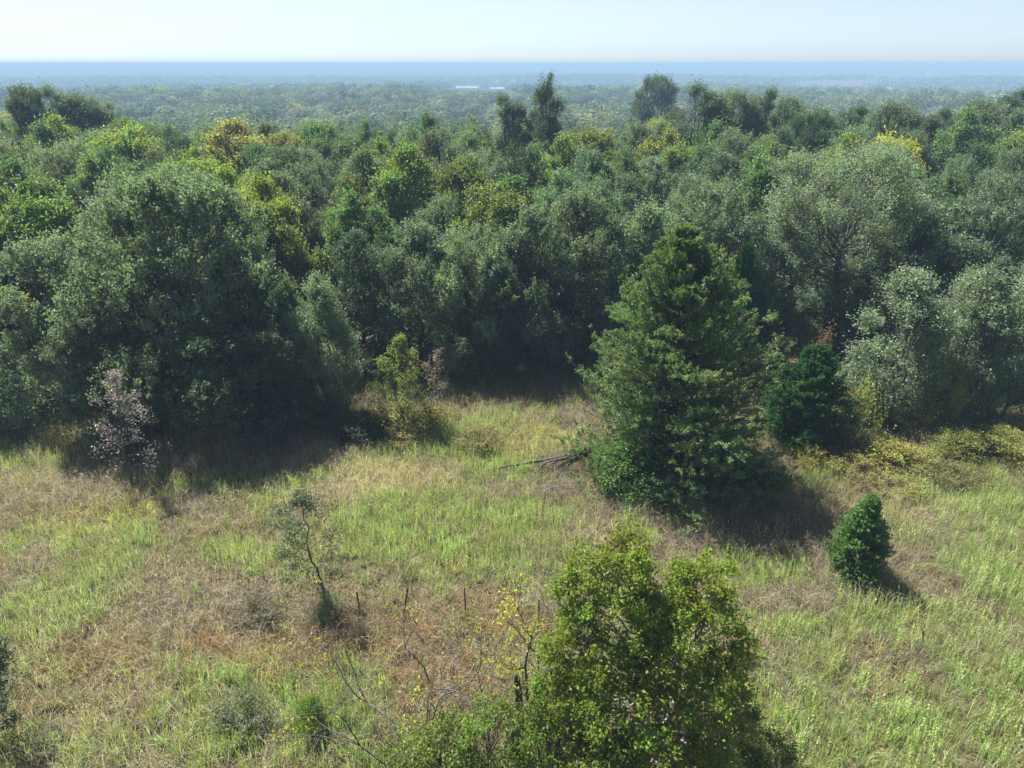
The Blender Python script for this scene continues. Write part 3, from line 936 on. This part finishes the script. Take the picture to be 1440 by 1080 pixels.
# patches seen in the photo: px, py, rx, ry, kind, strength
PATCH = [
    (360, 775, 55, 18, 'w', 1), (590, 740, 120, 40, 'w', .9), (725, 745, 75, 40, 'w', 1), (640, 715, 70, 25, 'w', .7), (685, 660, 60, 22, 'w', .8), (735, 625, 90, 22, 'y', 1),
    (560, 775, 60, 20, 'w', .8), (300, 690, 60, 16, 'w', .8), (195, 782, 28, 25, 'w', 1), (100, 830, 70, 30, 'w', .7), (50, 870, 70, 30, 'w', .8), (150, 755, 70, 25, 'w', .5), (20, 770, 40, 25, 'w', .6),
    (330, 985, 110, 40, 'w', .8), (480, 1000, 70, 50, 'w', .9), (300, 1050, 130, 40, 'w', .7), (1060, 812, 55, 26, 'w', 1), (1210, 895, 110, 32, 'w', 1), (1130, 950, 80, 30, 'w', .5),
    (1270, 1000, 110, 30, 'w', .6), (1395, 715, 70, 35, 'w', 1), (1400, 820, 60, 70, 'w', .8), (1300, 1045, 180, 40, 'w', .9), (1150, 1010, 100, 40, 'w', .9), (1380, 960, 80, 40, 'w', .8), (1320, 890, 60, 25, 'w', .6),
    (1260, 755, 50, 25, 'w', .6), (1150, 680, 40, 18, 'w', .9), (980, 745, 60, 16, 'w', .0), (700, 800, 120, 25, 'w', .5), (380, 690, 60, 20, 'w', .5), (890, 750, 40, 14, 'w', .8), (50, 1060, 90, 30, 'w', .6),
    (640, 610, 60, 20, 'w', .7), (530, 690, 110, 28, 's', 1), (470, 660, 60, 30, 's', 1), (560, 675, 50, 25, 'y', 1), (150, 735, 80, 20, 'y', .6), (860, 760, 70, 16, 's', .6), (1300, 690, 60, 25, 's', .9), (1040, 725, 120, 22, 'm', 1),
    (380, 920, 190, 28, 'r', 1), (250, 850, 170, 40, 'm', 1), (250, 930, 260, 25, 'r', .7), (900, 735, 150, 28, 'm', 1), (1180, 850, 130, 25, 'm', 1), (1330, 775, 90, 50, 'm', .8), (70, 690, 130, 25, 'm', 1),
    (1380, 905, 60, 20, 'm', .7), (660, 700, 100, 16, 'm', .7), (640, 880, 130, 35, 'r', .8), (620, 960, 80, 40, 'r', .8), (330, 640, 150, 25, 'm', .9), (1250, 930, 180, 14, 'm', .7), (170, 1010, 170, 40, 'y', .4), (450, 880, 90, 25, 'm', .8)]
patch = []
for px, py, rx, ry, k, s in PATCH:
    c = P(px, py)
    patch.append((c[0], c[1], rx * depth(c[1], 0) / F, max(.5, (P(px, py - ry)[1] - P(px, py + ry)[1]) * .5), k, s))


def weights(x, y):
    w = {k: np.zeros(len(x)) for k in 'wsymr'}
    xx = x + (fbm(x, y, .8, 11) - .5) * 2.2
    yy = y + (fbm(x, y, .8, 14) - .5) * 2.2
    for cx, cy, rx, ry, k, s in patch:
        f = s * np.clip(1.9 - 1.35 * np.hypot((xx - cx) / rx, (yy - cy) / ry), 0, 1)
        w[k] = np.maximum(w[k], f)
    w['m'] = np.clip(w['m'] + np.clip((fbm(x, y, .3, 24) - .47) * 2.6, 0, .75), 0, 1)
    w['y'] = np.clip(w['y'] + np.clip((fbm(x, y, .5, 27) - .55) * 2.5, 0, .6), 0, 1)
    w['w'] = np.clip(w['w'] + np.clip((fbm(x, y, .45, 21) - .55) * 4.0, 0, .6) * (1 - .85 * np.maximum(w['m'], w['r'])), 0, 1)
    return w


def blades(x, y, h, w, lean, cols, bend=.35, a=None):
    n = len(x)
    z = terrain(x, y) - .03
    a = rg.uniform(0, 6.28, n) if a is None else a
    ld = np.stack([np.cos(a), np.sin(a), np.zeros(n)], 1)
    f = rg.uniform(0, 6.28, n)
    sd = np.stack([np.cos(f), np.sin(f), np.zeros(n)], 1) * (w * .5)[:, None]
    b = np.stack([x, y, z], 1)
    up = np.array([0, 0, 1.])
    m = b + up * (h * .58)[:, None] + ld * (h * lean * .4)[:, None]
    t = b + up * (h * (1 - bend * lean))[:, None] + ld * (h * lean)[:, None]
    v = np.stack([b - sd, b + sd, m + sd * .8, m - sd * .8, t], 1).reshape(-1, 3)
    k = np.arange(n)[:, None] * 5
    return v, k + np.array([0, 1, 2, 3]), k + np.array([3, 2, 4]), np.repeat(cols, 5, axis=0)


def pick_color(x, y, wt, green_bias=0.0):
    n = len(x)
    base = np.array(C_STRAW) * .62
    c = np.tile(base, (n, 1))
    u = rg.random(n)
    gn = np.clip(.25 + (fbm(x, y, .22, 31) - .5) * 1.6, .06, .8) * (1 - .6 * np.maximum(wt['m'], wt['r'])) + green_bias
    c[u < gn] = C_GREEN
    for k, cc in (('m', C_MAUVE), ('r', C_RED), ('y', C_YEL), ('s', C_STRAW)):
        sel = rg.random(n) < wt[k] * .75
        c[sel] = cc
    sel = rg.random(n) < wt['w'] * .8
    c[sel] = np.array(C_LIME) * .85
    return c * rg.uniform(.7, 1.3, (n, 1)) * (1 + rg.normal(0, .06, (n, 3)))


# short mixed grass: thin thatch, then tussocks
x, y = in_field(420000)
wt = weights(x, y)
h = rg.uniform(.15, .42, len(x)) * (.7 + .6 * fbm(x, y, .6, 41))
parts = [blades(x, y, h, rg.uniform(.012, .024, len(x)), rg.uniform(.3, 1.2, len(x)), pick_color(x, y, wt, -.12) * .9)]
x, y = in_field(30000)
wt = weights(x, y)
tc = pick_color(x, y, wt)
n = len(x)
hh = .25 + .5 * rg.random(n) ** 1.8 + .15 * fbm(x, y, .5, 43)
rad = rg.uniform(.05, .2, n)
nb_ = rg.integers(14, 36, n)
ci = np.repeat(np.arange(n), nb_)
m = len(ci)
a = rg.uniform(0, 6.28, m)
u = np.sqrt(rg.random(m))
bx_, by_ = x[ci] + np.cos(a) * u * rad[ci], y[ci] + np.sin(a) * u * rad[ci]
parts.append(blades(bx_, by_, hh[ci] * rg.uniform(.6, 1.15, m), rg.uniform(.012, .024, m), .08 + u * rg.uniform(.2, .8, m), tc[ci] * rg.uniform(.8, 1.2, (m, 1)), a=a + rg.normal(0, .5, m)))
nv = len(parts[0][0])
o = ob('grass', mk_mesh('grass', np.concatenate([parts[0][0], parts[1][0]]), np.concatenate([parts[0][1], parts[1][1] + nv]), np.concatenate([parts[0][2], parts[1][2] + nv]), np.concatenate([parts[0][3], parts[1][3]])), M_GRASS)
o['kind'] = 'stuff'
# tall arching dry grass where it is mauve, rusty or straw
x, y = in_field(620000)
wt = weights(x, y)
keep = rg.random(len(x)) < np.clip(.2 + np.maximum.reduce([wt['m'], wt['r'], wt['s'] * .9]) * .8, 0, 1) * (1 - .6 * wt['w']) * (.4 + 1.2 * vnoise(x, y, 2.2, 3))
x, y = x[keep], y[keep]
wt = {k: a[keep] for k, a in wt.items()}
c = pick_color(x, y, wt, -.25)
pale = rg.random(len(x)) < .16
c[pale] = np.array((.45, .40, .30)) * rg.uniform(.7, 1.15, (pale.sum(), 1))
h = rg.uniform(.5, 1.2, len(x)) * (.75 + .5 * vnoise(x, y, .9, 13))
v, q, t, c = blades(x, y, h, rg.uniform(.009, .017, len(x)), rg.uniform(.2, 1.1, len(x)), c, bend=.5)
o = ob('dry_grass', mk_mesh('dry_grass', v, q, t, c), M_GRASS)
o['kind'] = 'stuff'
# fine upright green weeds
x, y = in_field(420000)
wt = weights(x, y)
keep = rg.random(len(x)) < wt['w'] ** 1.3 * (.4 + 1.4 * vnoise(x, y, 1.6, 7) ** 1.5)
x, y = x[keep], y[keep]
h = rg.uniform(.45, 1.0, len(x))
cc = np.array(C_LIME) * rg.uniform(.65, 1.2, (len(x), 1)) * (1 + rg.normal(0, .07, (len(x), 3)))
v, q, t, c = blades(x, y, h, rg.uniform(.012, .022, len(x)), rg.uniform(.05, .35, len(x)), cc)
o = ob('green_weeds', mk_mesh('green_weeds', v, q, t, c), M_GRASS)
o['kind'] = 'stuff'
# leafy upright weed stems, in clusters
x, y = in_field(13000)
wt = weights(x, y)
keep = rg.random(len(x)) < np.clip(.10 + wt['w'] * .8 * (.3 + 1.1 * vnoise(x, y, 1.1, 9)), 0, 1) * np.clip((34 - y) / 12, .35, 1)
x, y = x[keep], y[keep]
k_ = rg.integers(2, 13, len(x))
ch = np.repeat(rg.uniform(.7, 1.2, len(x)), k_)
x, y = np.repeat(x, k_), np.repeat(y, k_)
sg = np.repeat(rg.uniform(.07, .28, len(k_)), k_)
x, y = x + rg.normal(0, 1, len(x)) * sg, y + rg.normal(0, 1, len(y)) * sg
n = len(x)
hh = rg.uniform(.5, .95, n) * ch
K = 16
ci = np.repeat(np.arange(n), K)
u = np.tile((np.arange(K) + .5) / K, n)
a = rg.uniform(0, 6.28, n * K)
out_ = np.stack([np.cos(a), np.sin(a), np.zeros(n * K)], 1)
la, lm = rg.uniform(0, 6.28, n), rg.uniform(0, .18, n)
b = np.stack([x, y, terrain(x, y)], 1)
leanv = np.stack([np.cos(la) * lm, np.sin(la) * lm, np.ones(n)], 1)
pos = b[ci] + leanv[ci] * (u * hh[ci])[:, None]
ln = rg.uniform(.07, .14, n * K) * (1.15 - .6 * u)
dv = out_ * .8 + np.array([0, 0, .9])
v = leaf_arrays(pos + unit(dv) * ln[:, None] * .45, dv, out_ * -.5 + np.array([0, 0, 1.]) + rg.normal(0, .3, (n * K, 3)), ln, ln * .32)
sc1 = np.array((.37, .46, .16)) * rg.uniform(.7, 1.25, (n, 1)) * (1 + rg.normal(0, .09, (n, 3)))
cl = np.repeat(sc1[ci], 4, axis=0)
sv, sq, st_, scx = blades(x, y, hh, np.full(n, .014), lm, sc1 * .8, bend=0)
o = ob('tall_weeds', mk_mesh('tall_weeds', np.concatenate([v, sv]), np.concatenate([quads_for(n * K), sq + len(v)]), st_ + len(v), np.concatenate([cl, scx])), M_GRASS)
o['kind'] = 'stuff'
print('weeds', n)

# undergrowth inside the wood edge
n = 120000
x = rg.uniform(-62, 62, n)
y = edge(x) + rg.exponential(3.0, n) - .6
ok = (np.abs(x) * F / depth(y, 0) < 860) & (rg.random(n) < .25 + .9 * fbm(x, y, .7, 51))
x, y = x[ok], y[ok]
n = len(x)
hz = rg.random(n) ** 1.6 * (.4 + 1.5 * fbm(x, y, .5, 53))
pos = np.stack([x, y, terrain(x, y) + hz], 1)
s = rg.uniform(.08, .17, n)
cc = np.array([.065, .095, .035]) * rg.uniform(.6, 1.6, (n, 1)) * (1 + rg.normal(0, .08, (n, 3)))
o = ob('undergrowth', mk_mesh('undergrowth', leaf_arrays(pos, rg.normal(0, 1, (n, 3)) + [0, 0, .6], rg.normal(0, 1, (n, 3)), s, s * .5), quads_for(n), None, np.repeat(cc, 4, axis=0)), M_GRASS)
o['kind'] = 'stuff'

# ------------------------------------------------------------------ the woods beyond, one mass out to the horizon
FV, FC = [], []
rw = np.random.default_rng(23)
FARC = np.array([[.11, .145, .085], [.09, .14, .06], [.14, .17, .07], [.07, .10, .055], [.19, .20, .06], [.12, .145, .095]])
FPW = [.3, .2, .18, .18, .06, .08]
CLEAR = [(P(657, 124)[0], 1480)]


def far_trees(r0, r1, density, nleaf, leaf, cr, ch, half=46, given=None):
    A = math.radians(half)
    n = int((r1 ** 2 - r0 ** 2) * A * density)
    r = np.sqrt(rw.uniform(r0 ** 2, r1 ** 2, n))
    a = rw.uniform(-A, A, n)
    x, y = r * np.sin(a), r * np.cos(a)
    if given is not None: x, y, r1 = given[:, 0], given[:, 1], 0
    ok = ((fbm(x, y, 1 / 60., 61) > .3) & ((r0 < 500) | (fbm(x, y, 1 / 260., 64) > .38))) | (r1 < 1)
    for bx_, by_, br, bl, zl in BARNS:
        ok &= ~((np.abs(x - bx_ * y / by_) < br) & (y > by_ - bl) & (y < by_ + 25))
    x, y = x[ok], y[ok]
    n = len(x)
    sz = rw.uniform(.55, 1.4, n) * (.6 + .8 * fbm(x, y, 1 / 45., 63))
    R_, H_ = cr * sz, ch * (.42 + .2 * sz + .4 * rw.random(n) ** 1.5 + .35 * fbm(x, y, 1 / 80., 69))
    if given is not None: H_, R_ = given[:, 2], given[:, 3]
    z = terrain(x, y)
    for bx_, by_, br, bl, zl in BARNS:          # open farmland before the far buildings
        see = (np.abs(x - bx_ * y / by_) < br * 1.1) & (y > 300) & (y < by_)
        H_ = np.where(see, np.minimum(H_, np.maximum(2.5, 18 + (zl - 18) * y / by_ - 1.0 - z)), H_)
    ci = np.repeat(np.arange(n), nleaf)
    m = n * nleaf
    dv = unit(rw.normal(0, 1, (m, 3)) + [0, 0, .35])
    lob = unit(rw.normal(0, 1, (n, 7, 3)) + [0, 0, .3])[ci, rw.integers(0, 7, m)] * rw.uniform(.46, .54, (m, 1))
    rad = rw.uniform(.42, .56, m)
    pos = np.stack([x[ci], y[ci], z[ci] + H_[ci] * .55], 1) + (lob + dv * rad[:, None]) * np.stack([R_[ci], R_[ci], H_[ci] * .45], 1)
    s = leaf * rw.uniform(.6, 1.35, m)
    nrm = dv * .8 + lob * 2.2 + rw.normal(0, .3, (m, 3))
    tang = np.cross(nrm, rw.normal(0, 1, (m, 3)))
    FV.append(leaf_arrays(pos, tang, nrm, s, s * .8))
    cc = FARC[rw.choice(6, n, p=FPW)] * rw.uniform(.55, 1.45, (n, 1)) * (.7 + .6 * fbm(x, y, 1 / 90., 67))[:, None]
    FC.append(np.repeat(cc[ci] * rw.uniform(.92, 1.08, (m, 1)), 4, axis=0))
    print('far', r0, n, m)


def barn_spot(px, py, D):
    q = at(px, py, D)
    return q


BARNS = []
for px, py, D, L in ((657, 122, 1450, 40), (699, 124, 1380, 26), (1311, 100, 3600, 40)):
    q = at(px, py, D)
    BARNS.append((q[0], q[1], L * .75, D * .12, q[2] - 4))
gv = []
for _, x, y, px in BACK:
    hh = 10.3 + rf.normal(0, .9)
    hh += np.interp(px, [0, 150, 260, 900, 1010, 1500], [4.4, 3.4, .3, 0, 2.6, 3.4]) * np.interp(y, [72, 82], [0, 1])
    gv.append((x, y, hh, rf.uniform(2.9, 4.0)))
far_trees(104, 108, 0, 1500, .36, 3.4, 10.5, given=np.array(gv))
far_trees(106, 250, 1 / 75., 600, .66, 6.0, 12)
far_trees(250, 620, 1 / 135., 400, 1.1, 8.0, 13)
far_trees(620, 1300, 1 / 190., 120, 2.1, 9.0, 13)
far_trees(1300, 3000, 1 / 330., 30, 4.0, 11.0, 13)
far_trees(3000, 9200, 1 / 1300., 10, 8.5, 14.0, 12)
fv = np.concatenate(FV)
o = ob('distant_forest', mk_mesh('distant_forest', fv, quads_for(len(fv) // 4), None, np.concatenate(FC)), M_FAR)
o['kind'] = 'stuff'

# ------------------------------------------------------------------ far buildings and mast
def box(x0, x1, y0, y1, z0, z1):
    v = [(x0, y0, z0), (x1, y0, z0), (x1, y1, z0), (x0, y1, z0), (x0, y0, z1), (x1, y0, z1), (x1, y1, z1), (x0, y1, z1)]
    q = [(0, 3, 2, 1), (4, 5, 6, 7), (0, 1, 5, 4), (1, 2, 6, 5), (2, 3, 7, 6), (3, 0, 4, 7)]
    return np.array(v, float), np.array(q)


def barn(label, px, py, D, L, Wd, hh):
    q = at(px, py, D)
    e = thing('farm_building', label, 'building', (q[0], q[1], q[2] - hh), 0)
    zt = float(terrain(q[0], q[1])) - (q[2] - hh)
    v, f = box(-L / 2, L / 2, -Wd / 2, Wd / 2, min(zt, 0) - 1, hh * .6)
    ob('wall', mk_mesh('wall', v, f), M_WALL, e)
    o_ = .8
    a = [(-L / 2 - o_, -Wd / 2 - o_, hh * .6 + .02), (L / 2 + o_, -Wd / 2 - o_, hh * .6 + .02), (L / 2 + o_, Wd / 2 + o_, hh * .6 + .02), (-L / 2 - o_, Wd / 2 + o_, hh * .6 + .02), (-L / 2 - o_, 0, hh), (L / 2 + o_, 0, hh)]
    ob('roof', mk_mesh('roof', np.array(a), np.array([(0, 1, 5, 4), (2, 3, 4, 5), (0, 3, 2, 1)]), np.array([(0, 4, 3), (1, 2, 5)])), M_ROOF, e)
    v, f = box(-2.2, 2.2, -Wd / 2 - .12, -Wd / 2 - .003, 0, hh * .5)
    ob('door', mk_mesh('door', v, f), M_MAST, e)


barn('long pale roofed farm building far across the valley, left of the dark spire-like tree', 657, 121, 1450, 40, 16, 8)
barn('shorter white roofed farm building in the valley, right of the long one', 699, 122.5, 1380, 25, 14, 7)
barn('tiny white building on the far hazy plain at the right', 1311, 99, 3600, 42, 18, 12)
mq = at(1117.5, 83, 3000)
tb = Tubes()
zt = float(terrain(mq[0], mq[1]))
tb.add(np.array([(0, 0, zt - 2), (0, 0, (zt + 17.4) / 2), (0, 0, 16.6), (0, 0, 17.4)]), [2.6, 2.1, 1.9, 2.3], 12)
o = ob('tower', tb.mesh('tower'), M_MAST)
o.location = (mq[0], mq[1], 0)
tag(o, 'thin pale tower rising above the far hazy horizon at the right', 'tower')

# ------------------------------------------------------------------ haze
v, f = box(-9700, 9700, -9700, 9700, -80, 20.5)
m, nt, out = new_mat('blue air')
pv = nd(nt, 'ShaderNodeVolumePrincipled')
pv.inputs['Color'].default_value = (.285, .435, .61, 1)
pv.inputs['Density'].default_value = .00075
pv.inputs['Anisotropy'].default_value = .0
nt.links.new(pv.outputs[0], out.inputs['Volume'])
o = ob('haze', mk_mesh('haze', v, f), m)
o['kind'] = 'stuff'

# ------------------------------------------------------------------ light, sky, camera
EL, AZ = math.radians(57), math.radians(-46)     # sun behind the wood, to the left
W = bpy.data.worlds.new('World')
SC.world = W
W.use_nodes = True
nt = W.node_tree
sky = nt.nodes.new('ShaderNodeTexSky')
sky.sky_type = 'NISHITA'
sky.sun_disc = False
sky.sun_elevation = EL
sky.sun_rotation = AZ
sky.air_density = .7
sky.dust_density = .3
sky.ozone_density = 3.0
bg = nt.nodes['Background']
bg.inputs['Strength'].default_value = .045
hs = nt.nodes.new('ShaderNodeHueSaturation')
hs.inputs['Saturation'].default_value = .58
nt.links.new(mixrgb(nt, 'MULTIPLY', 1, sky.outputs[0], (.84, 1.0, 1.18, 1)), hs.inputs['Color'])
nt.links.new(hs.outputs[0], bg.inputs['Color'])
sd = bpy.data.lights.new('sun', 'SUN')
sd.energy = 5.0
sd.angle = math.radians(.53)
sd.color = (1, .97, .91)
so = bpy.data.objects.new('sun', sd)
COL.objects.link(so)
dirv = Vector((math.sin(AZ) * math.cos(EL), math.cos(AZ) * math.cos(EL), math.sin(EL)))
so.rotation_euler = (-dirv).to_track_quat('-Z', 'Y').to_euler()
so.location = (0, 0, 60)

cd = bpy.data.cameras.new('camera')
cd.sensor_fit = 'HORIZONTAL'
cd.sensor_width = 36
cd.lens = F / 1440 * 36
cd.clip_start = .5
cd.clip_end = 30000
co = bpy.data.objects.new('camera', cd)
COL.objects.link(co)
co.location = (0, 0, H)
co.rotation_euler = (math.pi / 2 - PITCH, 0, 0)
SC.camera = co

SC.view_settings.view_transform = 'Standard'
SC.view_settings.look = 'None'
SC.view_settings.exposure = 1.6
SC.view_settings.gamma = 1.0
SC.view_settings.use_curve_mapping = False
SC.render.engine = 'CYCLES'
cy = SC.cycles
cy.max_bounces = 8
cy.diffuse_bounces = 4
cy.glossy_bounces = 2
cy.transmission_bounces = 5
cy.volume_bounces = 1
cy.use_denoising = True
cy.denoiser = 'OPENIMAGEDENOISE'
cy.denoising_input_passes = 'RGB_ALBEDO_NORMAL'
cy.denoising_prefilter = 'ACCURATE'
cy.caustics_reflective = False
cy.caustics_refractive = False
cy.sample_clamp_indirect = 6
